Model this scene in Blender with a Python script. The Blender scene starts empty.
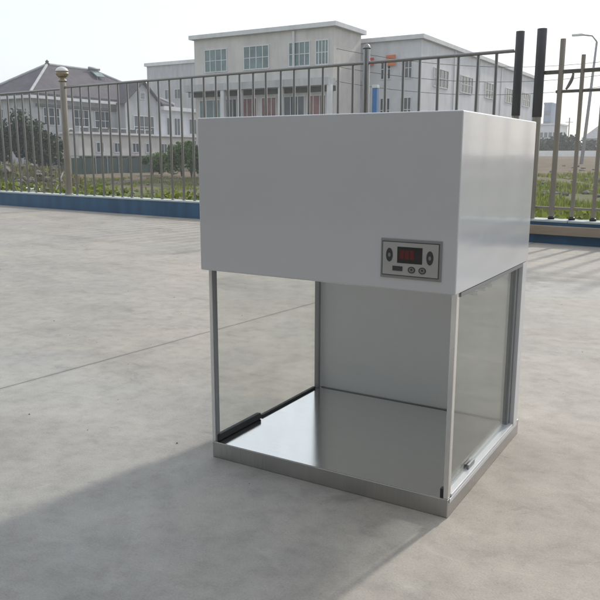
import bpy, bmesh, math, random
from mathutils import Vector, Matrix
random.seed(7)
S = bpy.context.scene
COL = S.collection

# ------------------------------------------------------------------ materials
def new_mat(name):
    m = bpy.data.materials.new(name); m.use_nodes = True
    nt = m.node_tree
    b = nt.nodes['Principled BSDF']
    return m, nt, b

def noise(nt, scale, detail=4, rough=0.6, coord=None, dist=0.0):
    n = nt.nodes.new('ShaderNodeTexNoise')
    n.inputs['Scale'].default_value = scale; n.inputs['Detail'].default_value = detail
    n.inputs['Roughness'].default_value = rough; n.inputs['Distortion'].default_value = dist
    if coord is not None: nt.links.new(coord, n.inputs['Vector'])
    return n.outputs['Fac']

def ramp(nt, src, stops, interp='LINEAR'):
    r = nt.nodes.new('ShaderNodeValToRGB'); r.color_ramp.interpolation = interp
    el = r.color_ramp.elements
    while len(el) < len(stops): el.new(0.5)
    for e, (p, c) in zip(el, stops):
        e.position = p
        e.color = (c, c, c, 1) if isinstance(c, (int, float)) else (c[0], c[1], c[2], 1)
    nt.links.new(src, r.inputs['Fac'])
    return r.outputs['Color']

def mix(nt, fac, a, b, mode='MIX'):
    n = nt.nodes.new('ShaderNodeMix'); n.data_type = 'RGBA'; n.blend_type = mode
    for sock, v in ((n.inputs[0], fac), (n.inputs[6], a), (n.inputs[7], b)):
        if isinstance(v, (int, float)): sock.default_value = v if sock.type == 'VALUE' else (v, v, v, 1)
        elif isinstance(v, tuple): sock.default_value = (v[0], v[1], v[2], 1)
        else: nt.links.new(v, sock)
    return n.outputs[2]

def math_n(nt, op, a, b=0.0, c=None, clamp=False):
    n = nt.nodes.new('ShaderNodeMath'); n.operation = op; n.use_clamp = clamp
    for i, v in enumerate((a, b) if c is None else (a, b, c)):
        if isinstance(v, (int, float)): n.inputs[i].default_value = v
        else: nt.links.new(v, n.inputs[i])
    return n.outputs[0]

def coords(nt, kind='Object', scale=None):
    t = nt.nodes.new('ShaderNodeTexCoord')
    o = t.outputs[kind]
    if scale:
        mp = nt.nodes.new('ShaderNodeMapping'); mp.inputs['Scale'].default_value = scale
        nt.links.new(o, mp.inputs['Vector']); o = mp.outputs['Vector']
    return o

def bump(nt, b, h, strength=0.3, dist=0.01):
    n = nt.nodes.new('ShaderNodeBump'); n.inputs['Strength'].default_value = strength
    n.inputs['Distance'].default_value = dist
    nt.links.new(h, n.inputs['Height']); nt.links.new(n.outputs['Normal'], b.inputs['Normal'])

def simple(name, col, rough=0.6, metal=0.0, var=0.12, scale=3.0, bmp=0.0, stretch=None, spec=0.5, coat=0.0):
    m, nt, b = new_mat(name)
    co = coords(nt, 'Object', stretch)
    f = noise(nt, scale, 5, 0.6, co)
    lo = tuple(c * (1 - var) for c in col); hi = tuple(min(1, c * (1 + var)) for c in col)
    nt.links.new(ramp(nt, f, [(0.3, lo), (0.7, hi)]), b.inputs['Base Color'])
    f2 = noise(nt, scale * 4, 3, 0.6, co)
    nt.links.new(ramp(nt, f2, [(0.3, max(0.02, rough - 0.06)), (0.7, min(1, rough + 0.06))]), b.inputs['Roughness'])
    b.inputs['Metallic'].default_value = metal
    b.inputs['Specular IOR Level'].default_value = spec
    b.inputs['Coat Weight'].default_value = coat
    if bmp: bump(nt, b, f2, bmp, 0.01)
    return m

def foliage(name, dark, light, trans=0.25):
    m, nt, b = new_mat(name)
    g = nt.nodes.new('ShaderNodeNewGeometry')
    c = ramp(nt, g.outputs['Random Per Island'], [(0.0, dark), (0.55, tuple((a + d) / 2 for a, d in zip(dark, light))), (1.0, light)])
    nt.links.new(c, b.inputs['Base Color'])
    b.inputs['Roughness'].default_value = 0.6
    b.inputs['Specular IOR Level'].default_value = 0.3
    tr = nt.nodes.new('ShaderNodeBsdfTranslucent'); nt.links.new(c, tr.inputs['Color'])
    mx = nt.nodes.new('ShaderNodeMixShader'); mx.inputs[0].default_value = trans
    nt.links.new(b.outputs[0], mx.inputs[1]); nt.links.new(tr.outputs[0], mx.inputs[2])
    nt.links.new(mx.outputs[0], nt.nodes['Material Output'].inputs['Surface'])
    return m

def mat_concrete():
    m, nt, b = new_mat('yard_concrete')
    co = coords(nt, 'Object')
    sx = nt.nodes.new('ShaderNodeSeparateXYZ'); nt.links.new(co, sx.inputs[0])
    X, Y = sx.outputs[0], sx.outputs[1]
    big = noise(nt, 0.55, 5, 0.6, co, 0.6)
    med = noise(nt, 2.3, 8, 0.65, co, 0.8)
    fine = noise(nt, 14, 8, 0.7, co)
    grit = noise(nt, 220, 3, 0.7, co)
    streak = noise(nt, 1.0, 7, 0.62, coords(nt, 'Object', (1.3, 2.4, 1.0)), 0.5)
    warm = (0.385, 0.355, 0.313); cool = (0.340, 0.328, 0.300)
    c = mix(nt, ramp(nt, big, [(0.40, 0.0), (0.60, 1.0)]), warm, cool)
    # smooth re-screeded patches with wandering edges: one beside the cabinet, a band further back
    wob = math_n(nt, 'MULTIPLY', math_n(nt, 'SUBTRACT', med, 0.5), 0.9)
    yy = math_n(nt, 'ADD', Y, wob)
    p1 = math_n(nt, 'SMOOTH_MIN', math_n(nt, 'MULTIPLY_ADD', yy, -7.0, 4.0), 1.0, 0.1, clamp=True)
    xm = math_n(nt, 'MULTIPLY_ADD', math_n(nt, 'ADD', X, wob), -2.5, 1.2, clamp=True)
    p1 = math_n(nt, 'MULTIPLY', p1, xm)
    band = math_n(nt, 'MULTIPLY', math_n(nt, 'MULTIPLY_ADD', yy, 4.0, -11.2, clamp=True),
                  math_n(nt, 'MULTIPLY_ADD', yy, -4.0, 14.6, clamp=True))
    bandx = math_n(nt, 'MULTIPLY_ADD', X, 2.0, 1.4, clamp=True)
    band = math_n(nt, 'MULTIPLY', band, bandx)
    patch = math_n(nt, 'MAXIMUM', p1, band)
    c = mix(nt, math_n(nt, 'MULTIPLY', patch, 0.75), c, (0.350, 0.347, 0.330))
    # trowel mottling, pale laitance, grey stains
    c = mix(nt, 1.0, c, ramp(nt, streak, [(0.30, 0.84), (0.45, 0.97), (0.60, 1.03), (0.74, 1.12)]), 'MULTIPLY')
    c = mix(nt, 1.0, c, ramp(nt, med, [(0.30, 0.82), (0.45, 0.97), (0.58, 1.03), (0.74, 1.12)]), 'MULTIPLY')
    c = mix(nt, 1.0, c, ramp(nt, fine, [(0.32, 0.84), (0.50, 1.0), (0.68, 1.09)]), 'MULTIPLY')
    c = mix(nt, 1.0, c, ramp(nt, grit, [(0.30, 0.86), (0.50, 1.0), (0.70, 1.08)]), 'MULTIPLY')
    # crisp-edged grey stains and pale scuffs where the slab was patched and worn
    stn = noise(nt, 0.9, 12, 0.72, coords(nt, 'Object', (1.0, 1.9, 1.0)), 0.9)
    c = mix(nt, 1.0, c, ramp(nt, stn, [(0.37, 0.80), (0.395, 0.93), (0.47, 1.0), (0.60, 1.0), (0.66, 1.07)]), 'MULTIPLY')
    scf = noise(nt, 5.5, 12, 0.75, coords(nt, 'Object', (0.7, 1.4, 1.0)), 1.2)
    c = mix(nt, 1.0, c, ramp(nt, scf, [(0.36, 0.82), (0.39, 0.96), (0.60, 1.0), (0.63, 1.08)]), 'MULTIPLY')
    # small dark grey spots
    v = nt.nodes.new('ShaderNodeTexVoronoi'); v.inputs['Scale'].default_value = 1.6
    nt.links.new(co, v.inputs['Vector'])
    sp = ramp(nt, math_n(nt, 'ADD', v.outputs['Distance'], math_n(nt, 'MULTIPLY', fine, 0.06)), [(0.045, 0.72), (0.062, 1.0)])
    c = mix(nt, 1.0, c, sp, 'MULTIPLY')
    # sawn joints, one every nine metres
    jx = math_n(nt, 'SUBTRACT', X, math_n(nt, 'MULTIPLY_ADD', Y, 0.10, -1.013))
    jx = math_n(nt, 'ADD', jx, math_n(nt, 'MULTIPLY', math_n(nt, 'SUBTRACT', noise(nt, 6, 5, 0.6, co), 0.5), 0.014))
    jm = math_n(nt, 'ABSOLUTE', math_n(nt, 'WRAP', jx, 4.5, -4.5))
    jr = ramp(nt, math_n(nt, 'MULTIPLY', jm, 20), [(0.045, 0.42), (0.10, 0.86), (0.45, 1.0)])
    c = mix(nt, 1.0, c, jr, 'MULTIPLY')
    nt.links.new(c, b.inputs['Base Color'])
    nt.links.new(ramp(nt, mix(nt, patch, med, 0.35), [(0.2, 0.62), (0.8, 0.86)]), b.inputs['Roughness'])
    b.inputs['Specular IOR Level'].default_value = 0.4
    h = math_n(nt, 'ADD', math_n(nt, 'MULTIPLY', fine, 0.6), math_n(nt, 'MULTIPLY', grit, 0.25))
    jh = ramp(nt, math_n(nt, 'MULTIPLY', jm, 20), [(0.04, 0.0), (0.12, 1.0)])
    h = math_n(nt, 'ADD', h, jh)
    bump(nt, b, h, 0.35, 0.006)
    return m

def mat_field():
    m, nt, b = new_mat('field_soil')
    co = coords(nt, 'Object')
    sx = nt.nodes.new('ShaderNodeSeparateXYZ'); nt.links.new(co, sx.inputs[0])
    big = noise(nt, 0.12, 6, 0.6, co, 0.4); med = noise(nt, 0.9, 8, 0.7, co); fine = noise(nt, 9, 5, 0.7, co)
    soil = ramp(nt, med, [(0.3, (0.10, 0.078, 0.052)), (0.55, (0.18, 0.145, 0.105)), (0.75, (0.27, 0.235, 0.18))])
    green = ramp(nt, fine, [(0.3, (0.055, 0.085, 0.022)), (0.7, (0.13, 0.17, 0.05))])
    near = math_n(nt, 'MULTIPLY_ADD', math_n(nt, 'ADD', sx.outputs[1], math_n(nt, 'MULTIPLY', big, 20)), -0.09, 4.1, clamp=True)
    f = math_n(nt, 'MULTIPLY', near, ramp(nt, big, [(0.38, 0.1), (0.55, 0.95)]))
    f = math_n(nt, 'ADD', f, ramp(nt, med, [(0.5, 0.0), (0.75, 0.5)]), clamp=True)
    nt.links.new(mix(nt, f, soil, green), b.inputs['Base Color'])
    b.inputs['Roughness'].default_value = 0.95; b.inputs['Specular IOR Level'].default_value = 0.2
    bump(nt, b, med, 0.6, 0.15)
    return m

def mat_paint_white():
    m, nt, b = new_mat('white_enamel')
    co = coords(nt, 'Object')
    f = noise(nt, 2.2, 4, 0.5, co)
    sm = noise(nt, 30, 5, 0.6, co)
    c = ramp(nt, f, [(0.3, (0.585, 0.60, 0.625)), (0.7, (0.615, 0.628, 0.65))])
    nt.links.new(c, b.inputs['Base Color'])
    nt.links.new(ramp(nt, mix(nt, 0.5, sm, f), [(0.38, 0.10), (0.62, 0.24)]), b.inputs['Roughness'])
    b.inputs['Specular IOR Level'].default_value = 0.6
    wav = noise(nt, 2.6, 1.5, 0.45, coords(nt, 'Object', (0.7, 0.5, 5.0)))
    bump(nt, b, wav, 0.09, 0.03)
    b.inputs['Coat Weight'].default_value = 0.6; b.inputs['Coat Roughness'].default_value = 0.06
    return m

def mat_steel(name='brushed_steel', base=0.58, rough=0.24, stretch=(1, 60, 60), bm=0.04):
    m, nt, b = new_mat(name)
    co = coords(nt, 'Object', stretch)
    f = noise(nt, 8, 6, 0.7, co)
    g = noise(nt, 3, 4, 0.6, coords(nt, 'Object'))
    nt.links.new(ramp(nt, f, [(0.3, (base * .93, base * .93, base * .915)), (0.7, (base * 1.04, base * 1.035, base * 1.01))]), b.inputs['Base Color'])
    nt.links.new(ramp(nt, mix(nt, 0.5, f, g), [(0.35, rough - 0.04), (0.65, rough + 0.06)]), b.inputs['Roughness'])
    b.inputs['Metallic'].default_value = 1.0
    bump(nt, b, f, bm, 0.002)
    return m

def mat_glass(name='pane_glass', tint=(0.975, 0.985, 0.975)):
    m, nt, b = new_mat(name)
    nt.nodes.remove(b)
    g = nt.nodes.new('ShaderNodeNewGeometry')
    ior = math_n(nt, 'MULTIPLY_ADD', g.outputs['Backfacing'], (1 / 1.52) - 1.52, 1.52)
    fr = nt.nodes.new('ShaderNodeFresnel'); nt.links.new(ior, fr.inputs['IOR'])
    tr = nt.nodes.new('ShaderNodeBsdfTransparent')
    dirt = noise(nt, 5, 6, 0.7, coords(nt, 'Object'))
    nt.links.new(ramp(nt, dirt, [(0.35, tint), (0.75, tuple(t * 0.95 for t in tint))]), tr.inputs['Color'])
    gl = nt.nodes.new('ShaderNodeBsdfGlossy'); gl.inputs['Roughness'].default_value = 0.015
    gl.inputs['Color'].default_value = (0.9, 0.92, 0.9, 1)
    mx = nt.nodes.new('ShaderNodeMixShader'); nt.links.new(fr.outputs[0], mx.inputs[0])
    nt.links.new(tr.outputs[0], mx.inputs[1]); nt.links.new(gl.outputs[0], mx.inputs[2])
    nt.links.new(mx.outputs[0], nt.nodes['Material Output'].inputs['Surface'])
    return m

def mat_wall(name, col, scale=0.25, streaks=0.25):
    m, nt, b = new_mat(name)
    co = coords(nt, 'Object')
    f = noise(nt, scale * 3, 6, 0.65, co)
    st = noise(nt, scale * 6, 5, 0.65, coords(nt, 'Object', (1, 1, 0.12)))
    c = ramp(nt, f, [(0.3, tuple(v * 0.9 for v in col)), (0.7, tuple(min(1, v * 1.07) for v in col))])
    c = mix(nt, 1.0, c, ramp(nt, st, [(0.3, 1 - streaks), (0.6, 1.0)]), 'MULTIPLY')
    nt.links.new(c, b.inputs['Base Color']); b.inputs['Roughness'].default_value = 0.85
    b.inputs['Specular IOR Level'].default_value = 0.25
    return m

def mat_roof():
    m, nt, b = new_mat('roof_tile')
    co = coords(nt, 'Object')
    w = nt.nodes.new('ShaderNodeTexWave'); w.wave_type = 'BANDS'; w.bands_direction = 'Z'
    w.inputs['Scale'].default_value = 3.2; w.inputs['Distortion'].default_value = 0.4
    nt.links.new(co, w.inputs['Vector'])
    f = noise(nt, 1.2, 6, 0.7, co)
    c = ramp(nt, f, [(0.3, (0.060, 0.054, 0.064)), (0.7, (0.115, 0.103, 0.118))])
    c = mix(nt, 1.0, c, ramp(nt, w.outputs['Fac'], [(0.1, 0.72), (0.5, 1.0)]), 'MULTIPLY')
    nt.links.new(c, b.inputs['Base Color']); b.inputs['Roughness'].default_value = 0.8
    return m

M = dict(
    concrete=mat_concrete(), field=mat_field(), white=mat_paint_white(),
    steel=mat_steel('brushed_steel', 0.88, 0.11), edge=mat_steel('tray_edge_steel', 0.52, 0.30, (60, 60, 1)),
    glass=mat_glass(),
    tube=mat_steel('fence_tube', 0.27, 0.30, (10, 10, 1)),
    dark_tube=simple('painted_reflection', (0.075, 0.075, 0.078), 0.45, 0.5),  # dark reflection on the upper steel posts, put into the colour
    tan_tube=simple('tan_post', (0.28, 0.255, 0.215), 0.45, 0.35),
    beam=simple('gate_beam', (0.36, 0.30, 0.23), 0.4, 0.45, 0.15, 4, 0.1, (0.6, 6, 6)),
    blue=simple('blue_paint', (0.034, 0.105, 0.200), 0.5, 0, 0.30, 3.0, 0.25, (1.5, 1.5, 0.35)),
    cap=simple('sunlit_coping', (0.46, 0.52, 0.52), 0.7, 0, 0.15, 5, 0.2),  # pale tone paints the sun on the blue wall's top
    blue_post=simple('blue_post_paint', (0.045, 0.16, 0.40), 0.4, 0, 0.08),
    sunlit_road=simple('sunlit_road_white', (0.82, 0.82, 0.80), 0.8, 0, 0.05),  # bright white stands in for sun on the far road
    frame=simple('frame_paint', (0.80, 0.80, 0.79), 0.3, 0, 0.03, 8),
    liner=simple('liner_paint', (0.71, 0.725, 0.74), 0.35, 0, 0.03, 3),
    black=simple('black_rubber', (0.018, 0.019, 0.022), 0.5, 0, 0.15, 20),
    alu=simple('anodised_trim', (0.80, 0.80, 0.79), 0.24, 0.85, 0.04, 6),
    plate=simple('panel_film', (0.42, 0.43, 0.42), 0.45, 0, 0.04, 10),
    plate_line=simple('panel_outline', (0.07, 0.075, 0.075), 0.5, 0, 0.05, 10),
    plate_rim=simple('panel_rim', (0.27, 0.28, 0.28), 0.5, 0, 0.05, 10),
    button=simple('button_film', (0.045, 0.05, 0.05), 0.4, 0, 0.05, 10),
    mark=simple('button_mark', (0.22, 0.23, 0.23), 0.5, 0, 0.05, 10),
    screen=simple('screen_black', (0.018, 0.017, 0.018), 0.12, 0, 0.05, 10),
    brass=simple('weathered_brass', (0.32, 0.27, 0.19), 0.35, 0.6, 0.2, 8),
    globe=simple('globe_glaze', (0.72, 0.71, 0.68), 0.2, 0, 0.05, 6, coat=0.5),
    roof=mat_roof(),
    wall_grey=mat_wall('wall_grey', (0.34, 0.34, 0.35)), wall_beige=mat_wall('wall_beige', (0.60, 0.58, 0.55), 0.25, 0.14),
    wall_white=mat_wall('wall_white', (0.62, 0.63, 0.65), 0.2, 0.12), wall_pale=mat_wall('wall_pale', (0.48, 0.49, 0.50)),
    wall_dark=mat_wall('wall_dark', (0.13, 0.13, 0.13)),
    wall_blue=mat_wall('wall_blue', (0.16, 0.24, 0.36), 0.1),
    trim=mat_wall('trim_white', (0.66, 0.67, 0.68), 0.3, 0.12),
    trim_dark=simple('trim_dark', (0.12, 0.12, 0.12), 0.7),
    window=simple('window_glass', (0.055, 0.075, 0.085), 0.12, 0, 0.35, 0.8),
    window_teal=simple('window_teal', (0.13, 0.20, 0.20), 0.15, 0, 0.35, 0.8),
    shop_red=simple('shop_panel', (0.22, 0.10, 0.10), 0.4, 0, 0.3, 1.2),
    hoarding=simple('hoarding_green', (0.022, 0.055, 0.048), 0.6, 0, 0.3, 1.0),
    red=simple('red_cloth', (0.55, 0.06, 0.035), 0.6),
    orange=simple('orange_board', (0.60, 0.16, 0.05), 0.6),
    stone=simple('rubble_stone', (0.17, 0.155, 0.135), 0.9, 0, 0.35, 1.5, 0.4),
    stone_pale=simple('pale_debris', (0.60, 0.60, 0.58), 0.8),
    bark=simple('bark', (0.10, 0.08, 0.06), 0.9, 0, 0.3, 6, 0.5),
    leaf_dark=foliage('leaf_dark', (0.018, 0.036, 0.014), (0.05, 0.082, 0.030), 0.15),
    leaf_mid=foliage('leaf_mid', (0.06, 0.115, 0.028), (0.16, 0.25, 0.065), 0.4),
    leaf_bright=foliage('leaf_bright', (0.10, 0.135, 0.026), (0.29, 0.34, 0.08), 0.45),
    leaf_dry=foliage('leaf_dry', (0.12, 0.10, 0.05), (0.26, 0.22, 0.12), 0.2),
    galv=simple('galvanised', (0.30, 0.31, 0.32), 0.5, 0.5),
    wire=simple('wire_black', (0.04, 0.04, 0.045), 0.6),
    blocker_wall=mat_wall('sky_blocker_wall', (0.20, 0.20, 0.195)),  # for the unseen building added to block sky light
)

# a dim red read-out: the screen gives off its own light
def mat_led():
    m, nt, b = new_mat('led_red')
    b.inputs['Base Color'].default_value = (0.06, 0.010, 0.012, 1)
    b.inputs['Emission Color'].default_value = (0.55, 0.03, 0.03, 1)
    b.inputs['Emission Strength'].default_value = 0.03
    b.inputs['Roughness'].default_value = 0.2
    return m
M['led'] = mat_led()

# ------------------------------------------------------------------ builders
class MB:
    def __init__(s): s.v = []; s.f = []
    def add(s, vs, fs):
        o = len(s.v); s.v += [tuple(v) for v in vs]; s.f += [tuple(i + o for i in f) for f in fs]; return s
    def box(s, x0, x1, y0, y1, z0, z1, T=None):
        vs = [Vector(p) for p in ((x0,y0,z0),(x1,y0,z0),(x1,y1,z0),(x0,y1,z0),(x0,y0,z1),(x1,y0,z1),(x1,y1,z1),(x0,y1,z1))]
        if T: vs = [T @ v for v in vs]
        return s.add(vs, [(0,3,2,1),(4,5,6,7),(0,1,5,4),(1,2,6,5),(2,3,7,6),(3,0,4,7)])
    def tube(s, pts, r, n=10, caps=True):
        pts = [Vector(p) for p in pts]; rs = r if isinstance(r, (list, tuple)) else [r] * len(pts)
        rings = []
        for i, p in enumerate(pts):
            d = (pts[min(i+1, len(pts)-1)] - pts[max(i-1, 0)]).normalized()
            a = d.cross(Vector((0, 0, 1)));
            if a.length < 1e-3: a = Vector((1, 0, 0))
            a.normalize(); b = d.cross(a)
            rings.append([p + (a * math.cos(t) + b * math.sin(t)) * rs[i] for t in [2*math.pi*k/n for k in range(n)]])
        vs = [v for g in rings for v in g]; fs = []
        for i in range(len(pts)-1):
            for k in range(n):
                fs.append((i*n+k, i*n+(k+1) % n, (i+1)*n+(k+1) % n, (i+1)*n+k))
        if caps: fs += [tuple(range(n))[::-1], tuple(range((len(pts)-1)*n, len(pts)*n))]
        return s.add(vs, fs)
    def lathe(s, c, prof, n=20):
        vs = []; fs = []
        for (r, z) in prof:
            for k in range(n):
                t = 2*math.pi*k/n; vs.append((c[0]+r*math.cos(t), c[1]+r*math.sin(t), c[2]+z))
        for i in range(len(prof)-1):
            for k in range(n): fs.append((i*n+k, i*n+(k+1) % n, (i+1)*n+(k+1) % n, (i+1)*n+k))
        fs += [tuple(range(n))[::-1], tuple(range((len(prof)-1)*n, len(prof)*n))]
        return s.add(vs, fs)
    def obj(s, name, mat, parent=None, smooth=False, bevel=0.0, seg=2, loc=None, weld=False):
        me = bpy.data.meshes.new(name); me.from_pydata(s.v, [], s.f); me.update()
        bm = bmesh.new(); bm.from_mesh(me)
        bmesh.ops.recalc_face_normals(bm, faces=bm.faces) if len(bm.faces) < 20000 else None
        bm.to_mesh(me); bm.free()
        me.materials.append(mat)
        o = bpy.data.objects.new(name, me); COL.objects.link(o)
        if parent: o.parent = parent
        if loc is not None: o.location = loc
        if smooth or bevel:
            for p in me.polygons: p.use_smooth = True
        if bevel:
            b = o.modifiers.new('b', 'BEVEL'); b.width = bevel; b.segments = seg; b.limit_method = 'ANGLE'; b.angle_limit = math.radians(40)
            b.harden_normals = True
        elif smooth:
            try:
                o.modifiers.new('w', 'WEIGHTED_NORMAL')
            except Exception: pass
        return o

def tag(o, label=None, cat=None, group=None, kind=None):
    for k, v in (('label', label), ('category', cat), ('group', group), ('kind', kind)):
        if v: o[k] = v
    return o
def thing(name, loc, label, cat, group=None, rz=0.0):
    o = bpy.data.objects.new(name, None); COL.objects.link(o); o.location = loc; o.rotation_euler = (0, 0, rz)
    return tag(o, label, cat, group)
def copy_tree(o, parent=None):
    c = o.copy(); COL.objects.link(c)
    if parent: c.parent = parent
    for ch in [x for x in S.objects if x.parent == o]: copy_tree(ch, c)
    return c

# ------------------------------------------------------------------ camera
cam_d = bpy.data.cameras.new('camera'); cam = bpy.data.objects.new('camera', cam_d); COL.objects.link(cam)
cam_d.sensor_width = 36; cam_d.lens = 36 * 727.5 / 600; cam_d.clip_end = 6000; cam_d.clip_start = 0.05
r = Vector((0.85739253, 0.51465981, 0.00182656)); u = Vector((-0.10221873, 0.16680982, 0.9806762)); f = Vector((-0.50440994, 0.84101116, -0.19562937))
mw = Matrix((r, u, -f)).transposed().to_4x4(); mw.translation = Vector((1.17485633, -1.4637317, 0.81425595))
cam.matrix_world = mw
S.camera = cam

# ------------------------------------------------------------------ light
AZ, EL = math.radians(9.5), math.radians(36)
w = bpy.data.worlds.new('World'); S.world = w; w.use_nodes = True
nt = w.node_tree; bg = nt.nodes['Background']
sky = nt.nodes.new('ShaderNodeTexSky'); sky.sky_type = 'NISHITA'; sky.sun_disc = False
sky.sun_elevation = EL; sky.sun_rotation = AZ; sky.air_density = 1.2; sky.dust_density = 2.0; sky.ozone_density = 1.6; sky.altitude = 10
veil = nt.nodes.new('ShaderNodeMix'); veil.data_type = 'RGBA'; veil.inputs[0].default_value = 0.62   # thin even high cloud over the blue
nt.links.new(sky.outputs[0], veil.inputs[6]); veil.inputs[7].default_value = (8.2, 8.45, 8.7, 1)
nt.links.new(veil.outputs[2], bg.inputs['Color']); bg.inputs['Strength'].default_value = 0.12
sd = bpy.data.lights.new('sun', 'SUN'); sun = bpy.data.objects.new('sun', sd); COL.objects.link(sun)
sd.energy = 2.0; sd.angle = math.radians(2.6); sd.color = (1.0, 0.94, 0.85)
sdir = Vector((math.sin(AZ)*math.cos(EL), math.cos(AZ)*math.cos(EL), math.sin(EL)))
sun.rotation_euler = sdir.to_track_quat('Z', 'Y').to_euler(); sun.location = (3, 8, 9)
S.view_settings.view_transform = 'Standard'; S.view_settings.look = 'None'
S.view_settings.gamma = 1; S.view_settings.use_curve_mapping = False; S.view_settings.exposure = 0.34

# ------------------------------------------------------------------ ground
FB = Vector((0.131, 5.564, 0)); FT = Vector((-0.99699263, 0.07749643, 0)); FN = Vector((-0.07749643, -0.99699263, 0))  # towards the yard
def fence_d(x, y): return -((Vector((x, y, 0)) - FB).dot(FN))      # metres beyond the fence
def sm(a, b, t): t = max(0, min(1, (t - a) / (b - a))); return t*t*(3-2*t)
def terrain(x, y):
    d = fence_d(x, y) - 0.1
    if d < 0: return -0.04
    az = math.degrees(math.atan2(x - 1.17, y + 1.46))
    right = sm(-28, -17, az)
    dist = math.hypot(x - 1.17, y + 1.46)
    low = -0.04 - 0.96 * sm(0, 6, d)
    rise = max(-0.6 + 0.0123 * dist, -0.6) if dist < 110 else 0.753
    rr = -0.04 + (rise + 0.04) * sm(0, 6, d)
    z = low * (1 - right) + rr * right
    rough = 0.10 * math.sin(x*0.9 + 1.3*math.sin(y*0.5)) * math.cos(y*0.7) * sm(3, 12, d) * (1 - sm(60, 100, dist))
    return z + rough * 0.6
mb = MB()
rad = [0, 3, 6, 8, 9, 10, 11, 12, 13, 14.5, 16, 18, 20, 22.5, 25, 28, 31, 35, 40, 46, 53, 62, 72, 85, 100, 112, 125, 150, 200, 300, 500, 900, 1800, 3500]
NA = 240
vs = [(1.17 + R*math.sin(2*math.pi*k/NA), -1.46 + R*math.cos(2*math.pi*k/NA)) for R in rad[1:] for k in range(NA)]
mb.v = [(1.17, -1.46, -0.04)] + [(x, y, terrain(x, y)) for x, y in vs]
mb.f = [(0, 1+k, 1+(k+1) % NA) for k in range(NA)]
for i in range(len(rad)-2):
    for k in range(NA):
        mb.f.append((1+i*NA+k, 1+(i+1)*NA+k, 1+(i+1)*NA+(k+1) % NA, 1+i*NA+(k+1) % NA))
g = mb.obj('ground', M['field'], smooth=True); tag(g, kind='structure')
g.modifiers.clear()

# concrete yard: a slab up to the foot of the low wall
mb = MB()
p0 = FB + FT*14; p1 = FB - FT*16
mb.add([(p0.x, p0.y, 0), (p1.x, p1.y, 0), (16, -30, 0), (-14, -30, 0), (p0.x, p0.y, -0.1), (p1.x, p1.y, -0.1), (16, -30, -0.1), (-14, -30, -0.1)],
       [(0,1,2,3),(4,7,6,5),(0,4,5,1),(1,5,6,2),(2,6,7,3),(3,7,4,0)])
tag(mb.obj('yard', M['concrete']), kind='structure')

# ------------------------------------------------------------------ low blue wall and fence (local frame: +X along the fence to the left, -Y beyond)
ang = math.atan2(FT.y, FT.x)
def fthing(name, label, cat, s=0.0): 
    p = FB + FT*s
    return thing(name, (p.x, p.y, 0), label, cat, rz=ang)
# in this frame local +X runs left along the fence; local -Y is beyond... (rotation ~175.6 deg so local +Y points to the yard)
k = fthing('low_wall', 'low blue painted wall under the steel fence with a coping coloured pale as if sunlit', 'wall')
MB().box(-15, 13.9, -0.20, 0.0, -0.05, 0.200).obj('wall_face', M['blue'], k)
mbc = MB()
x = -15.0
while x < 13.9:                                 # coping laid in slightly uneven lengths
    x1 = min(13.9, x + random.uniform(1.1, 1.5)); mbc.box(x, x1 - 0.006, -0.215, 0.008, 0.200, 0.222 + random.uniform(-.002, .002)); x = x1
mbc.obj('coping', M['cap'], k, bevel=0.004)
YC = -0.10
fn = fthing('steel_fence', 'long stainless steel railing fence of thin upright bars standing on the low blue wall', 'fence', 0)
TOP = 1.78
MB().tube([(0.93, YC, TOP), (7.66, YC, TOP)], 0.017, 10).obj('top_rail', M['tube'], fn, smooth=True)
MB().tube([(7.74, YC, TOP-0.02), (12.8, YC, TOP-0.035)], 0.016, 10).obj('top_rail', M['tube'], fn, smooth=True)
proto = None
def bar_me(h, r=0.0160):
    mb = MB().tube([(0, 0, 0.222), (0, 0, h)], r, 10)
    mb.lathe((0, 0, 0.222), [(0.022, 0), (0.022, 0.008), (0.0155, 0.013)], 10)
    return mb
bp = bar_me(TOP - 0.016).obj('bar', M['tube'], fn, smooth=True); first = True
xs = [1.10 + 0.2*i for i in range(0, 59)]
for bx in xs:
    if abs(bx - 2.54) < 0.09 or abs(bx - 7.68) < 0.09 or bx > 12.7: continue
    o = bp if first else bp.copy()
    if not first: COL.objects.link(o); o.parent = fn
    first = False; o.location = (bx + random.uniform(-.006, .006), YC, 0); o.rotation_euler = (random.uniform(-.004, .004), random.uniform(-.006, .006), 0)
    if bx > 7.7: o.scale = (1, 1, 0.985)
# thick middle post
pm = MB().tube([(2.54, YC, 0.222), (2.54, YC, 1.92)], 0.036, 16).lathe((2.54, YC, 1.92), [(0.042, 0), (0.042, 0.012), (0.03, 0.04), (0.004, 0.055)], 16).obj('post', M['tube'], fn, smooth=True)
# post with the globe finial
pt = MB().tube([(7.69, YC, 0.222), (7.69, YC, 1.86)], 0.048, 18).lathe((7.69, YC, 0.222), [(0.062, 0), (0.062, 0.012), (0.05, 0.02)], 18).obj('post', M['tan_tube'], fn, smooth=True)
MB().lathe((7.69, YC, 1.86), [(0.058, 0), (0.064, 0.012), (0.060, 0.028), (0.04, 0.036), (0.038, 0.05), (0.055, 0.06)], 20).obj('collar', M['brass'], pt, smooth=True)
MB().lathe((7.69, YC, 1.92), [(0.050, 0.0), (0.078, 0.022), (0.092, 0.05), (0.094, 0.075)], 22).obj('globe_base', M['brass'], pt, smooth=True)
MB().lathe((7.69, YC, 1.995), [(0.095, 0.0), (0.090, 0.025), (0.075, 0.05), (0.05, 0.068), (0.02, 0.077), (0.002, 0.079)], 22).obj('globe_cap', M['globe'], pt, smooth=True)
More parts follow.
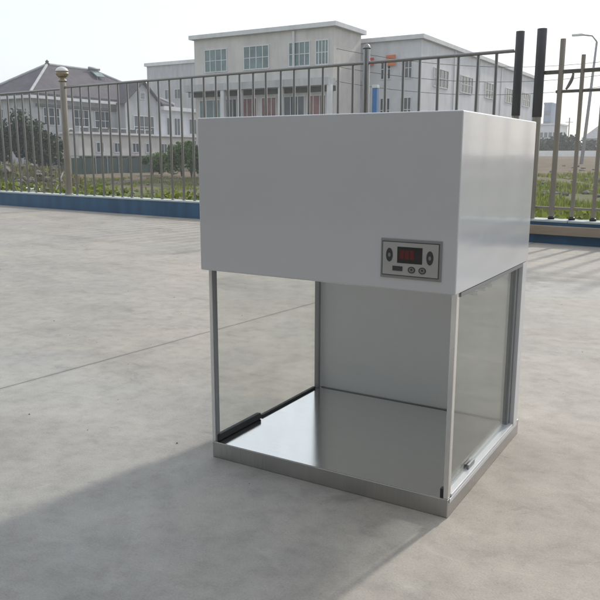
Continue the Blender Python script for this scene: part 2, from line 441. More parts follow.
# end post; reflections in the steel put in as dark upper and tan lower colour
pe = MB().tube([(0.885, YC, 0.222), (0.885, YC, 1.19)], 0.036, 16).obj('post', M['tan_tube'], fn, smooth=True)
MB().tube([(0.885, YC, 1.185), (0.885, YC, 1.95)], 0.040, 16).obj('dark_reflection', M['dark_tube'], pe, smooth=True)

# gate
gt = fthing('steel_gate', 'stainless steel gate section with heavy bottom beam, two upper rails and a post with a dark reflection painted on its upper part', 'gate', 0)
pg = MB().tube([(0.672, YC+0.03, 0.222), (0.672, YC+0.03, 1.17)], 0.040, 16).obj('post', M['tan_tube'], gt, smooth=True)
MB().tube([(0.672, YC+0.03, 1.165), (0.672, YC+0.03, 1.95)], 0.044, 16).obj('dark_reflection', M['dark_tube'], pg, smooth=True)  # dark upper length paints a reflection on the steel tube
MB().box(-4.2, 0.70, 0.012, 0.055, 0.085, 0.172).obj('bottom_beam', M['beam'], gt, bevel=0.006)
MB().box(-4.2, 0.655, YC-0.012, YC+0.014, 0.315, 0.338).obj('lower_rail', M['tan_tube'], gt, bevel=0.004)
MB().box(-4.2, 0.52, YC-0.014, YC+0.016, 1.375, 1.402).obj('middle_rail', M['tube'], gt, bevel=0.005)
MB().box(-4.2, 0.635, YC-0.015, YC+0.017, 1.545, 1.580).obj('upper_rail', M['tube'], gt, bevel=0.005)
for i in range(23):
    bx = 0.485 - 0.19*i
    rr = 0.025 if i % 3 == 0 else 0.019
    o = MB().tube([(bx, YC+0.001, 0.245), (bx, YC+0.001, 1.85 if i % 3 == 0 else 1.70)], rr, 12).obj('bar', M['tan_tube'], gt, smooth=True)
    MB().lathe((bx, YC+0.001, 0.2225), [(0.030, 0), (0.032, 0.014), (0.024, 0.028)], 12).obj('foot', M['black'], o, smooth=True)
for i in range(8):                     # curved scroll between the two upper rails
    bx = 0.395 - 0.57*i
    pts = [(bx + 0.035 - 0.055*math.sin(t*1.5), YC, 1.405 + 0.138*t) for t in [j/8 for j in range(9)]]
    MB().tube(pts, [0.010 + 0.006*math.sin(math.pi*j/8) for j in range(9)], 8).obj('scroll', M['tube'], gt, smooth=True)

# ------------------------------------------------------------------ the clean-air cabinet
W_, HB, HT, DB = 0.680, 0.5226, 0.9018, 0.610
TZ, TF, TBK = 0.045, 0.024, 0.634
cb = thing('clean_bench', (0, 0, 0), 'white laminar flow cabinet with glass sides and a steel base standing on the concrete yard', 'cabinet')
hood = MB().box(-0.003, W_, 0, DB, HB, HT+0.002).obj('hood', M['white'], cb, bevel=0.0035, seg=3)
MB().box(0.03, W_-0.03, 0.03, DB-0.03, HB-0.004, HB-0.0005).obj('diffuser', M['alu'], hood)
# tray: folded edge plus brushed floor
MB().box(0.004, W_-0.004, TF, TBK, 0.0, TZ-0.0008).obj('base', M['edge'], cb, bevel=0.002)
MB().box(0.0052, W_-0.0052, TF+0.0012, TBK-0.0012, TZ-0.0004, TZ+0.0006).obj('tray_floor', M['steel'], cb)
# back
MB().box(0.014, W_-0.014, DB-0.016, DB-0.004, TZ+0.001, HB-0.0045).obj('back_panel', M['liner'], cb, bevel=0.001)
MB().box(0.0285, W_-0.040, DB-0.021, DB-0.0165, TZ+0.001, TZ+0.003).obj('seal', M['galv'], cb)
# posts
def post(x0, x1, y0, y1, m='alu'):
    return MB().box(x0, x1, y0, y1, TZ+0.001, HB-0.001).obj('corner_post', M[m], cb, bevel=0.0012)
post(0.0035, 0.0115, 0.0245, 0.041, 'frame'); post(0.0110, 0.0165, 0.029, 0.043, 'galv')
rp = post(W_-0.0165, W_-0.0045, 0.0245, 0.041, 'alu')
MB().box(W_-0.0240, W_-0.017, 0.0247, 0.037, TZ+0.0008, TZ+0.024).obj('post_foot', M['black'], rp)
post(0.008, 0.024, DB-0.034, DB-0.0215, 'galv')
post(W_-0.013, W_-0.001, DB-0.046, DB-0.003, 'white')
post(W_-0.034, W_-0.0135, DB-0.066, DB-0.0475, 'galv')
# glass
gl = MB().box(0.0110, 0.0150, 0.047, DB-0.0415, TZ+0.007, HB-0.002).obj('side_glass', M['glass'], cb)
tag(gl, 'left glass side pane')
MB().box(0.0085, 0.0175, 0.250, DB-0.0415, TZ+0.001, TZ+0.0070).obj('glass_seal', M['black'], gl)
hb = MB().box(0.0085, 0.024, 0.030, 0.235, TZ+0.001, TZ+0.020).obj('glass_grip', M['black'], gl, bevel=0.004)
gr = MB().box(W_-0.0215, W_-0.0175, 0.0425, DB-0.067, TZ+0.009, HB-0.002).obj('side_glass', M['glass'], cb)
tag(gr, 'right glass side pane')
MB().box(W_-0.0265, W_-0.0225, 0.044, 0.235, TZ+0.0085, TZ+0.017).obj('glass_seal', M['black'], gr)
MB().box(W_-0.0168, W_-0.0110, 0.190, 0.238, TZ+0.0085, TZ+0.020).obj('glass_clip', M['galv'], gr, bevel=0.001)
MB().box(W_-0.029, W_-0.0020, 0.0425, DB-0.047, TZ+0.001, TZ+0.008).obj('bottom_rail', M['white'], cb, bevel=0.0015)
MB().box(W_-0.0045, W_-0.0015, 0.030, DB-0.004, TZ-0.010, TZ+0.0008).obj('bottom_trim', M['white'], cb, bevel=0.0008)
MB().box(W_-0.0160, W_-0.0010, 0.042, DB-0.048, HB-0.010, HB-0.0008).obj('top_rail', M['galv'], cb, bevel=0.001)
for yy in (0.235, 0.300, 0.355):
    MB().tube([(W_-0.046, yy, HB-0.035), (W_-0.025, yy, HB-0.035)], 0.0055, 12).obj('screw', M['galv'], cb, smooth=True)
# control panel
X0, X1, Z0, Z1 = 0.506, 0.648, 0.549, 0.636
cp = MB().box(X0, X1, -0.0022, 0.001, Z0, Z1).obj('control_panel', M['plate_rim'], hood, bevel=0.0015)
cx0, cx1, cz0, cz1 = X0+0.004, X1-0.006, Z0+0.006, Z1-0.006
MB().box(cx0, cx1, -0.0030, -0.00225, cz0, cz1).obj('outline', M['plate_line'], cp)
MB().box(cx0+0.0018, cx1-0.0018, -0.0036, -0.00305, cz0+0.0018, cz1-0.0018).obj('faceplate', M['plate'], cp)
def U(a): return cx0 + (cx1-cx0)*a
def V(a): return cz1 - (cz1-cz0)*a
def disc(u0, v0, ru, rv, y0, y1, name, mat, par=cp):
    mb = MB(); n = 28
    vs = [(U(u0)+ru*math.cos(2*math.pi*i/n), y, V(v0)+rv*math.sin(2*math.pi*i/n)) for y in (y0, y1) for i in range(n)]
    mb.add(vs, [tuple(range(n)), tuple(range(n, 2*n))[::-1]] + [(i, (i+1) % n, n+(i+1) % n, n+i) for i in range(n)])
    return mb.obj(name, mat, par)
MB().box(U(0.275), U(0.715), -0.0042, -0.00365, V(0.62), V(0.145)).obj('display', M['screen'], cp, bevel=0.0003)
def seg7(u0, v0, w_, h_, on):
    mb = MB(); t = 0.0011; x0, z0 = U(u0), V(v0)
    mb.box(x0, x0+w_, -0.00455, -0.00425, z0-h_, z0)
    return mb
for i in range(3):
    a = 0.325 + i*0.088
    MB().box(U(a), U(a+0.072), -0.0046, -0.00425, V(0.50), V(0.24)).obj('read_out', M['led'], cp, bevel=0.0002)
for a, b_ in ((0.135, 0.40), (0.845, 0.42)):
    bt = disc(a, b_, 0.0078, 0.0150, -0.0045, -0.00365, 'button', M['button'])
    disc(a, b_, 0.0030, 0.0045, -0.0050, -0.00455, 'button_mark', M['mark'])
MB().box(U(0.195), U(0.375), -0.0045, -0.00365, V(0.855), V(0.715)).obj('button', M['button'], cp, bevel=0.0004)
for a in (0.535, 0.722):
    disc(a, 0.80, 0.0085, 0.0072, -0.0045, -0.00365, 'button', M['button'])
    disc(a, 0.80, 0.0060, 0.0050, -0.0048, -0.00455, 'button_mark', M['mark'])
    disc(a, 0.79, 0.0026, 0.0024, -0.0051, -0.00485, 'button_mark', M['button'])

# ------------------------------------------------------------------ buildings beyond the fence
def win(parent, plane, v, a0, a1, z0, z1, out, mull=1, bars=1, mat='window', frame='trim', fw=0.07, name='window'):
    """frame + pane on a wall; plane 'x' or 'y' at value v, facing sign out; a0..a1 along the wall"""
    fr = MB(); pn = MB()
    def bx(m, a, b, c, d, e0, e1):
        lo, hi = sorted((v + out*e0, v + out*e1))
        if plane == 'x': m.box(lo, hi, a, b, c, d)
        else: m.box(a, b, lo, hi, c, d)
    bx(pn, a0+fw, a1-fw, z0+fw, z1-fw, 0.004, 0.025)
    bx(fr, a0, a0+fw, z0, z1, 0.002, 0.07); bx(fr, a1-fw, a1, z0, z1, 0.002, 0.07)
    bx(fr, a0+fw, a1-fw, z0, z0+fw, 0.002, 0.07); bx(fr, a0+fw, a1-fw, z1-fw, z1, 0.002, 0.07)
    for i in range(1, mull+1):
        c = a0 + (a1-a0)*i/(mull+1); bx(fr, c-0.03, c+0.03, z0+fw, z1-fw, 0.027, 0.060)
    for i in range(1, bars+1):
        c = z0 + (z1-z0)*i/(bars+1); bx(fr, a0+fw, a1-fw, c-0.025, c+0.025, 0.0265, 0.055)
    fo = fr.obj(name, M[frame], parent); pn.obj('pane', M[mat], fo)
    return fo
GZ = -1.0

# --- villa with the hipped roof
vl = thing('villa', (0.5, 0.55, 0), 'two-storey grey house with a dark hipped tile roof and a small gable', 'house')
XF, XB, Y0, Y1 = -57.4, -65.4, 45.6, 66.0
MB().box(XB+0.6, XF-0.6, Y0+0.6, Y1-0.6, GZ-0.3, 6.6).obj('wall', M['wall_pale'], vl)
def prism(pts, faces): return MB().add(pts, faces)
E0, RZ = 6.55, 9.8
rf = prism([(XB,Y0,E0),(XF,Y0,E0),(XF,Y1,E0),(XB,Y1,E0),(-61.4,51.2,RZ),(-61.4,57.4,RZ),
            (XB,Y0,E0-.22),(XF,Y0,E0-.22),(XF,Y1,E0-.22),(XB,Y1,E0-.22)],
           [(0,1,4),(1,2,5,4),(2,3,5),(3,0,4,5),(0,6,7,1),(1,7,8,2),(2,8,9,3),(3,9,6,0),(6,9,8,7)]).obj('roof', M['roof'], vl)
def ridge(a, b): return MB().tube([a, b], 0.13, 8).obj('ridge_tile', M['wall_pale'], rf)
ridge((XF, Y0, E0+.05), (-61.4, 51.2, RZ+.05)); ridge((XB, Y0, E0+.05), (-61.4, 51.2, RZ+.05)); ridge((-61.4, 51.2, RZ+.05), (-61.4, 57.4, RZ+.05)); ridge((-61.4, 57.4, RZ+.05), (XF, Y1, E0+.05))
MB().lathe((-61.4, 51.2, RZ), [(0.22, 0), (0.25, 0.12), (0.14, 0.2), (0.2, 0.32), (0.08, 0.42), (0.02, 0.5)], 10).obj('finial', M['wall_dark'], rf)
MB().box(XB-.05, XF+.12, Y0-.12, Y1+.1, E0-0.52, E0-.24).obj('eave', M['trim'], vl)
MB().box(XF-0.598, XF-0.35, Y0+1, Y1-1, 5.35, 5.6).obj('string_course', M['trim_dark'], vl)
# gabled projection
ga, gb_, gx = 57.0, 62.4, XF + 0.9
gw = prism([(gx,ga,GZ),(gx,gb_,GZ),(gx,gb_,6.4),(gx,(ga+gb_)/2,8.5),(gx,ga,6.4),(XF-3,ga,GZ),(XF-3,gb_,GZ),(XF-3,gb_,6.4),(XF-3,(ga+gb_)/2,8.5),(XF-3,ga,6.4)],
      [(0,1,2,3,4),(5,9,8,7,6),(0,5,6,1),(1,6,7,2),(2,7,8,3),(3,8,9,4),(4,9,5,0)]).obj('gable', M['wall_pale'], vl)
my = (ga+gb_)/2
prism([(gx+.4,ga-.5,6.15),(gx+.4,my,8.72),(gx+.4,gb_+.5,6.15),(XF-3.4,ga-.5,6.15),(XF-3.4,my,8.72),(XF-3.4,gb_+.5,6.15),
       (gx+.4,ga-.5,6.0),(gx+.4,my,8.55),(gx+.4,gb_+.5,6.0),(XF-3.4,ga-.5,6.0),(XF-3.4,my,8.55),(XF-3.4,gb_+.5,6.0)],
      [(0,1,4,3),(1,2,5,4),(6,9,10,7),(7,10,11,8),(0,6,7,1),(1,7,8,2),(3,4,10,9),(4,5,11,10),(0,3,9,6),(2,8,11,5)]).obj('gable_roof', M['roof'], gw)
win(vl, 'x', gx, my-.4, my+.4, 6.7, 7.5, 1, 0, 4, name='vent')
for a, b_, z0, z1 in ((47.4, 49.4, 3.6, 5.3), (51.2, 53.2, 3.6, 5.3), (54.0, 56.2, 3.3, 5.3), (47.6, 49.2, 0.3, 1.9), (51.0, 52.8, 0.3, 1.9)):
    win(vl, 'x', XF-0.6, a, b_, z0, z1, 1, 2, 1)
win(vl, 'x', gx, 58.2, 61.4, 2.6, 5.0, 1, 3, 1)
for a, b_, z0, z1 in ((-64.0, -62.2, 3.4, 5.2), (-61.0, -59.4, 3.4, 5.2), (-64.0, -62.0, 0.2, 2.0)):
    win(vl, 'y', Y0+0.6, a, b_, z0, z1, -1, 1, 1)
# air conditioner box on the wall
ac = thing('air_conditioner', (XF-0.1, 50.85, 2.55), 'white air conditioner unit on the wall of the hipped house', 'air conditioner')
MB().box(0.03, 0.42, -0.5, 0.5, 0, 0.85).obj('case', M['trim'], ac, bevel=0.03)
MB().tube([(0.42, 0.08, 0.43), (0.44, 0.08, 0.43)], 0.3, 18).obj('fan_grille', M['trim_dark'], ac)
MB().box(0.0, 0.42, -0.45, -0.4, -0.12, -0.002).box(0.0, 0.42, 0.4, 0.45, -0.12, -0.002).obj('bracket', M['galv'], ac)
# solar water heater on the roof
sh = thing('solar_heater', (-60.25, 57.75, 8.95), 'solar water heater with a round tank and tilted panel on the dark tile roof', 'solar heater')
MB().tube([(-0.3, -1.15, 1.62), (-0.3, 0.95, 1.62)], 0.25, 16).obj('tank', M['galv'], sh, smooth=True)
prism([(-0.35,-0.9,1.35),(-0.35,0.8,1.35),(1.35,0.8,0.20),(1.35,-0.9,0.20),(-0.42,-0.9,1.25),(-0.42,0.8,1.25),(1.28,0.8,0.10),(1.28,-0.9,0.10)],
      [(0,3,2,1),(4,5,6,7),(0,1,5,4),(1,2,6,5),(2,3,7,6),(3,0,4,7)]).obj('collector', M['window_teal'], sh)
MB().tube([(-0.45,-0.8,1.4),(-0.45,-0.8,0.35)], 0.04, 6).tube([(-0.45,0.7,1.4),(-0.45,0.7,0.35)], 0.04, 6).tube([(1.25,-0.8,0.15),(1.25,-0.8,-0.9)], 0.04, 6).tube([(1.25,0.7,0.15),(1.25,0.7,-0.9)], 0.04, 6).tube([(-0.45,0.7,0.5),(1.25,0.7,-0.6)],0.04,6).tube([(-0.45,-0.8,0.5),(1.25,-0.8,-0.6)],0.04,6).obj('rack', M['galv'], sh)

sh.scale = (0.62, 0.72, 0.62)
# --- white side house
wh = thing('white_house', (0.5, 0.55, 0), 'white rendered two-storey wing with a pale flat eave beside the hipped house', 'house')
MB().box(-66, -56.6, 62.6, 73.5, GZ-.3, 5.75).obj('wall', M['wall_white'], wh)
MB().box(-66.4, -55.9, 62.5, 73.9, 5.752, 6.15).obj('roof_slab', M['trim'], wh)
for a, b_, z0, z1, m_ in ((63.6, 64.6, 2.6, 5.0, 1), (64.9, 66.0, 2.6, 5.0, 1), (67.6, 69.0, 3.2, 5.0, 1), (70.4, 71.8, 3.2, 5.0, 1)):
    win(wh, 'x', -56.6, a, b_, z0, z1, 1, m_, 0)
for a in (64.0, 66.4, 68.8, 71.0):
    win(wh, 'x', -56.6, a, a+1.4, -0.2, 1.9, 1, 1, 0, 'window_teal' if a < 66 else 'window')

# --- long low annex in front
an = thing('annex', (0.5, 0.55, 0), 'long low beige annex with small square windows in front of the hipped house', 'outbuilding')
MB().box(-56.5, -54.0, 48.0, 68.5, GZ-.3, 2.75).obj('wall', M['wall_beige'], an)
MB().box(-56.5, -53.7, 47.8, 68.8, 2.752, 2.95).obj('roof_slab', M['trim'], an)
for i in range(8):
    y = 48.3 + i*1.28
    fo = MB().box(-54.05, -53.98, y, y+1.0, 3.35, 3.42).box(-54.05, -53.98, y-.06, y, 2.952, 3.42).obj('balcony_rail', M['trim'], an)
    MB().box(-54.04, -53.99, y+.005, y+.995, 2.953, 3.345).obj('balcony_panel', M['wall_dark'], fo)
for y in (50.2, 52.6, 55.2, 57.2, 59.6, 61.2, 63.4, 65.6):
    win(an, 'x', -54.0, y, y+1.0, 1.0, 2.0, 1, 1, 0)
MB().box(-54.0, -52.6, 47.9, 68.5, 0.62, 0.72).obj('canopy', M['trim_dark'], an)
for y in (53.0, 58.0, 63.0, 68.0):
    MB().box(-52.75, -52.65, y, y+.1, GZ-.3, 0.618).obj('canopy_post', M['galv'], an)
# green hoarding
hd = thing('hoarding', (0.5, 0.55, 0), 'dark green panel hoarding with pale posts below the houses', 'hoarding')
for i in range(9):
    y = 43.6 + i*1.5
    MB().box(-52.04, -51.96, y+0.055, y+1.445, GZ-.15, 0.50).obj('panel', M['hoarding'], hd)
    MB().box(-52.07, -51.93, y-0.05, y+0.05, GZ-.2, 0.66).obj('post', M['galv'], hd)
MB().box(-52.06, -51.94, 43.5, 57.2, 0.662, 0.74).obj('cap_rail', M['galv'], hd)

# --- grey block behind
gb2 = thing('grey_block', (0.85, 0, 0), 'tall plain grey block with small square windows behind the white wing', 'building')
MB().box(-83.2, -68.0, 90.0, 104, GZ-.3, 14.6).obj('wall', M['wall_pale'], gb2)
MB().box(-83.5, -67.7, 89.7, 104.3, 14.602, 15.1).obj('parapet', M['trim'], gb2)
for a in (-79.6, -77.6, -74.9, -72.6, -70.4):
    win(gb2, 'y', 90.0, a, a+1.25, 9.4, 10.9, -1, 1, 0, 'window' )
    win(gb2, 'y', 90.0, a, a+1.25, 5.4, 6.9, -1, 1, 0, 'window')

# --- beige shop building
sb = thing('shop_building', (0, 0, 0), 'beige two-storey shop building with a concrete canopy over dark shopfronts', 'building')
MB().box(-36.3, -24.0, 45.0, 49.2, GZ-.3, 9.5).obj('wall', M['wall_beige'], sb)
MB().box(-36.6, -23.7, 44.7, 49.5, 9.502, 9.8).obj('parapet', M['trim'], sb)
MB().box(-36.5, -23.8, 43.9, 44.995, 5.55, 6.05).obj('canopy', M['wall_pale'], sb)
MB().box(-36.5, -23.8, 44.9, 44.998, 5.2, 5.548).obj('dark_underside', M['wall_dark'], sb)  # dark strip stands in for the canopy's shaded underside
def px2x(px, Y):      # used while laying out: world x where the sight line through column px meets y = Y
    k = (px-300)/727.5; dx = f.x + k*r.x + .1995*u.x; dy = f.y + k*r.y + .1995*u.y
    return 1.17485633 + dx*(Y+1.4637317)/dy
for a, b_, z0, z1 in ((207, 229, 7.0, 8.7), (245, 270, 7.0, 8.7), (289, 310, 7.0, 8.7), (315, 328, 7.0, 8.7)):
    win(sb, 'y', 45.0, px2x(a, 45), px2x(b_, 45), z0, z1, -1, 3, 1, 'window_teal')
for a, b_, mt in ((201, 222, 'window_teal'), (225, 238, 'window'), (243, 258, 'shop_red'), (262, 277, 'shop_red'), (284, 305, 'window'), (307, 326, 'shop_red')):
    win(sb, 'y', 45.0, px2x(a, 45), px2x(b_, 45), 0.4, 5.0, -1, 2, 2, mt, name='shopfront')
for a in (223.5, 240.5, 280.5, 328.5):
    x = px2x(a, 44.0); MB().box(x-.16, x+.16, 43.95, 44.25, GZ-.3, 5.548).obj('column', M['trim'], sb)
x = px2x(293, 44.8); MB().tube([(x, 44.86, 6.06), (x, 44.86, 9.4)], 0.09, 8).obj('drainpipe', M['trim'], sb)

# --- long white factory, receding
ff = thing('factory', (-.35, 0, 0), 'long white factory building running away from the street with gridded windows', 'building')
MB().box(-30, -19.2, 50.0, 83.5, GZ-.3, 9.0).obj('wall', M['wall_white'], ff)
MB().box(-30.3, -18.95, 49.75, 83.7, 9.002, 9.3).obj('parapet', M['trim'], ff)
for a, b_ in ((352, 364), (383, 393.5), (403, 414.5)):
    for z0, z1 in ((6.3, 7.8), (3.2, 5.0), (-0.2, 1.8)):
        win(ff, 'y', 50.0, px2x(a, 50), px2x(b_, 50), z0, z1, -1, 2, 1)
for y0 in (52.5, 58.6, 65.3, 72.0, 78.4):
    for z0, z1 in ((5.9, 7.3), (2.4, 3.9), (-0.4, 1.0)):
        win(ff, 'x', -19.2, y0, y0+3.2, z0, z1, 1, 3, 1)
for y in (57.0, 63.6, 70.3, 76.9, 83):
    MB().box(-19.198, -19.12, y, y+.18, GZ-.3, 8.99).obj('drainpipe', M['trim'], ff)
bn = MB().box(px2x(384, 49.8), px2x(393, 49.8), 49.74, 49.80, 7.25, 8.0).obj('banner', M['orange']); tag(bn, 'orange-red board hung high over a white factory window', 'banner')
bn = MB().box(px2x(366, 49.8), px2x(372, 49.8), 49.74, 49.80, 7.35, 7.9).obj('banner', M['red']); tag(bn, 'small crimson board on the white factory wall behind the thick fence post', 'banner')

# --- blue post
bpst = thing('blue_signpost', (px2x(374.2, 22), 22, GZ), 'square blue pillar with a pale cap behind the fence', 'post')
MB().box(-.085, .085, -.085, .085, -.2, 4.05).obj('shaft', M['blue_post'], bpst, bevel=0.01)
MB().box(-.10, .10, -.10, .10, 4.052, 4.16).obj('cap', M['trim'], bpst, bevel=0.01)

# --- far buildings on the right
fb = thing('far_block', (0, 0, 0), 'distant blue-clad block rising over the far trees', 'building')
MB().box(px2x(541, 240), px2x(548.5, 240), 240, 250, 0, 16.5).obj('wall', M['wall_blue'], fb)
MB().box(px2x(541, 240)-.1, px2x(548.5, 240)+.1, 239.8, 250.2, 16.502, 17.0).obj('parapet', M['wall_blue'], fb)
for i in range(4):
    MB().box(px2x(541.8, 240), px2x(547.7, 240), 239.93, 239.98, 3.5+i*3.2, 4.9+i*3.2).obj('window', M['window'], fb)
fb = thing('far_house', (0, 0, 0), 'distant pale building with a row of windows under the blue block', 'building')
MB().box(px2x(537, 200), px2x(556, 200), 200, 212, 0, 8.6).obj('wall', M['wall_white'], fb)
MB().box(px2x(537, 200)-.2, px2x(556, 200)+.2, 199.7, 212.3, 8.602, 9.0).obj('roof_slab', M['trim'], fb)
for i in range(4):
    for z in (2.2, 5.4):
        x = px2x(538.5+i*4.4, 200); MB().box(x, x+.8, 199.93, 199.98, z, z+1.3).obj('window', M['window'], fb)
fb = thing('far_barn', (0, 0, 0), 'distant pale shed with a low pitched grey roof at the end of the tree line', 'shed')
xa, xb_ = px2x(582, 160), px2x(640, 160); xm_ = px2x(598, 160)
MB().box(xa+.4, xb_, 160, 172, 0, 4.2).obj('wall', M['wall_pale'], fb)
prism([(xa-.4,159.6,4.2),(xb_+.4,159.6,4.2),(xb_-3,166,7.6),(xm_-.5,166,7.6),(xa-.4,172.4,4.2),(xb_+.4,172.4,4.2)],
      [(0,1,2,3),(0,3,4),(1,5,2),(3,2,5,4),(0,4,5,1)]).obj('roof', M['wall_grey'], fb)
# tall lamp pole in the street
lp = thing('street_lamp', (px2x(582, 60), 60, 0.0), 'thin tall grey street lamp standing beyond the field behind the gate', 'street lamp')
MB().tube([(0, 0, 0), (0.25, 0, 5.0), (0.45, 0, 9.3)], [0.14, 0.11, 0.08], 10).obj('pole', M['galv'], lp, smooth=True)
MB().tube([(0.45, 0, 9.3), (0.1, 0, 9.75), (-0.7, 0, 9.9)], 0.06, 8).obj('arm', M['galv'], lp, smooth=True)
MB().box(-1.4, -0.6, -.14, .14, 9.82, 9.98).obj('lamp_head', M['trim'], lp, bevel=0.04)
an_ = thing('utility_pole', (px2x(567, 150), 150, 0.6), 'very thin distant pole standing above the far trees', 'utility pole')
MB().tube([(0, 0, 0), (0, 0, 7.4)], 0.11, 8).obj('mast', M['galv'], an_)
MB().box(-.7, .7, -.05, .05, 6.5, 6.6).obj('crossarm', M['galv'], an_)
# upright strip across the far field, painted white for a sunlit road
mbw = MB()
mbw.box(px2x(520, 100), px2x(700, 100), 100, 100.25, 0.4, 1.42)
fw = mbw.obj('far_road_strip', M['sunlit_road']); tag(fw, 'long low strip painted white as a sunlit road at the far edge of the field', 'wall')
# power lines
for i, (za, zb, ya) in enumerate(((7.0, 7.2, 44.97), (6.0, 6.4, 44.97), (8.2, 8.1, 44.97))):
    xa, xb_ = px2x(326, ya), px2x(640, 60)
    pts = [(xa + (xb_-xa)*t, ya + (60-ya)*t, za + (zb-za)*t - 1.1*4*t*(1-t)) for t in [j/16 for j in range(17)]]
    wv = MB().tube(pts, 0.018, 5).obj('power_line', M['wire'])
    tag(wv, ['upper sagging black cable of the three crossing before the white factory', 'lowest sagging black cable crossing before the white factory', 'topmost black cable of those crossing before the white factory'][(0, 1, 2)[i]], 'cable', 'cables strung across the street')
cp_ = thing('utility_pole', (px2x(640, 60), 60, terrain(px2x(640, 60), 60)), 'concrete pole carrying the three street cables, beyond the field at the right', 'utility pole')
MB().tube([(0, .2, -.1), (0, .2, 8.6)], [0.16, 0.11], 12).obj('pole', M['wall_grey'], cp_, smooth=True)

# --- unseen building added behind the camera to darken the cabinet's front
fc = thing('sky_blocker', (0, 0, 0), 'grey wall with wide dark doors, added unseen behind the camera to block sky light', 'building')
MB().box(-16, 18, -10.0, -6.0, -0.05, 7.5).obj('wall', M['blocker_wall'], fc)
MB().box(-16.4, 18.4, -5.998, -4.6, 5.2, 5.5).obj('canopy', M['blocker_wall'], fc)
for x in (-12, -5.5, 1, 7.5):
    d = MB().box(x, x+5.2, -5.998, -5.93, 0.0, 4.4).obj('door', M['wall_dark'], fc)

# ------------------------------------------------------------------ vegetation
def leaf(mb, p, s, n=None):
    a = random.uniform(0, 6.283); t = random.uniform(-0.9, 0.9)
    d = Vector((math.cos(a), math.sin(a), t)).normalized()
    b = d.cross(Vector((random.uniform(-1, 1), random.uniform(-1, 1), random.uniform(-.3, 1)))).normalized()
    p = Vector(p); l = s*random.uniform(.7, 1.3); w_ = l*0.42
    mb.add([p - d*l*.5, p + b*w_, p + d*l*.55, p - b*w_], [(0, 1, 2, 3)])
def crown(mb, c, R, H, n, s, lobes=9):
    c = Vector(c)
    L = []
    for _ in range(lobes):
        zz = random.uniform(-.42, .62); k2 = random.uniform(.22, .50)
        ww = .75 - .35*max(0, zz)
        L.append((c + Vector((random.uniform(-ww, ww)*R, random.uniform(-ww, ww)*R, zz*H)), k2))
    for _ in range(n):
        q, k_ = random.choice(L)
        d = Vector((random.gauss(0, 1), random.gauss(0, 1), random.gauss(0, 1))).normalized() * (random.random()**0.38)
        leaf(mb, q + Vector((d.x*R*k_, d.y*R*k_, d.z*H*k_)), s)
def tree(x, y, h, R, mat, label, group, n=1500, s=0.35, name='tree'):
    z = terrain(x, y)
    t = thing(name, (x, y, z), label, 'tree', group)
    mb = MB().tube([(0, 0, -.1), (0.06, 0, h*.25), (-.04, .05, h*.55), (0, 0, h*.8)], [h*.03, h*.024, h*.016, h*.006], 8)
    for i in range(6):
        a = i*1.05 + random.random(); z0 = h*random.uniform(.3, .6)
        mb.tube([(0, 0, z0), (math.cos(a)*R*.35, math.sin(a)*R*.35, z0+h*.12), (math.cos(a)*R*.7, math.sin(a)*R*.7, z0+h*.2)], [h*.012, h*.008, h*.003], 6)
    mb.obj('trunk', M['bark'], t, smooth=True)
    c = MB(); crown(c, (0, 0, h*.60), R, h*.55, n, s, 12); c.obj('crown', M[mat], t)
    return t
def px_at(px, dist):
    k_ = (px-300)/727.5; d = Vector((f.x + k_*r.x + .1995*u.x, f.y + k_*r.y + .1995*u.y))
    return 1.175 + d.x*dist, -1.464 + d.y*dist
spots = [(-14, 60, 5.4), (-2, 58, 4.9), (9, 61, 4.6), (19, 59, 5.2), (28, 60, 4.8), (38, 62, 4.5), (47, 61, 4.0)]
words = ['dark green tree at the far left edge of the row before the hipped house', 'dark bushy tree second from the left before the hipped house',
         'dark green tree third from the left before the hipped house', 'dark bushy tree at the middle of the row before the hipped house',
         'dark green tree third from the right of the row before the hipped house', 'dark tree left of the globe-topped fence post, next to last in its row', 'smaller dark tree right beside the globe-topped fence post']
for (px, d, h), wd in zip(spots, words):
    x, y = px_at(px, d); tree(x, y, h*random.uniform(.8, 1.08), 1.6, 'leaf_dark', wd, 'dark trees before the hipped house', 1500, .24)
sh_ = [(152, 64, 1.9), (161, 63, 2.3), (171, 62, 2.7), (181, 60, 3.0), (191, 58, 3.3), (201, 56, 3.4)]
words = ['lowest green shrub of the row left of the cabinet', 'low green shrub second from the left in the row left of the cabinet', 'round green shrub third from the left, below the white wing',
         'green shrub fourth from the left, below the white wing', 'tall leafy green shrub beside the cabinet edge beyond the fence', 'tallest green shrub, half hidden by the cabinet']
for (px, d, h), wd in zip(sh_, words):
    x, y = px_at(px, d); z = terrain(x, y)
    t = thing('shrub', (x, y, z), wd, 'shrub', 'shrubs left of the cabinet')
    mb = MB()
    for i in range(5):
        a = i*1.3; mb.tube([(0, 0, 0), (math.cos(a)*.2, math.sin(a)*.2, h*.4), (math.cos(a)*.5, math.sin(a)*.5, h*.75)], [.04, .03, .01], 6)
    mb.obj('stem', M['bark'], t)
    c = MB(); crown(c, (0, 0, h*.5), 1.1, h*.55, 1100, .22, 9); c.obj('foliage', M['leaf_mid'], t)
# far tree line on the right: one mass
mb = MB()
for i in range(26):
    px = 530 + i*7.5; d = random.uniform(112, 150); x, y = px_at(px, d)
    h = random.uniform(1.9, 3.3) + (.8 if px < 570 else 0)
    crown(mb, (x, y, 0.6+h*.42), 2.3, h*.6, 420, .55, 8)
tag(mb.obj('far_wood', M['leaf_dark']), 'far hazy band of trees behind the white road strip', 'trees', kind='stuff')

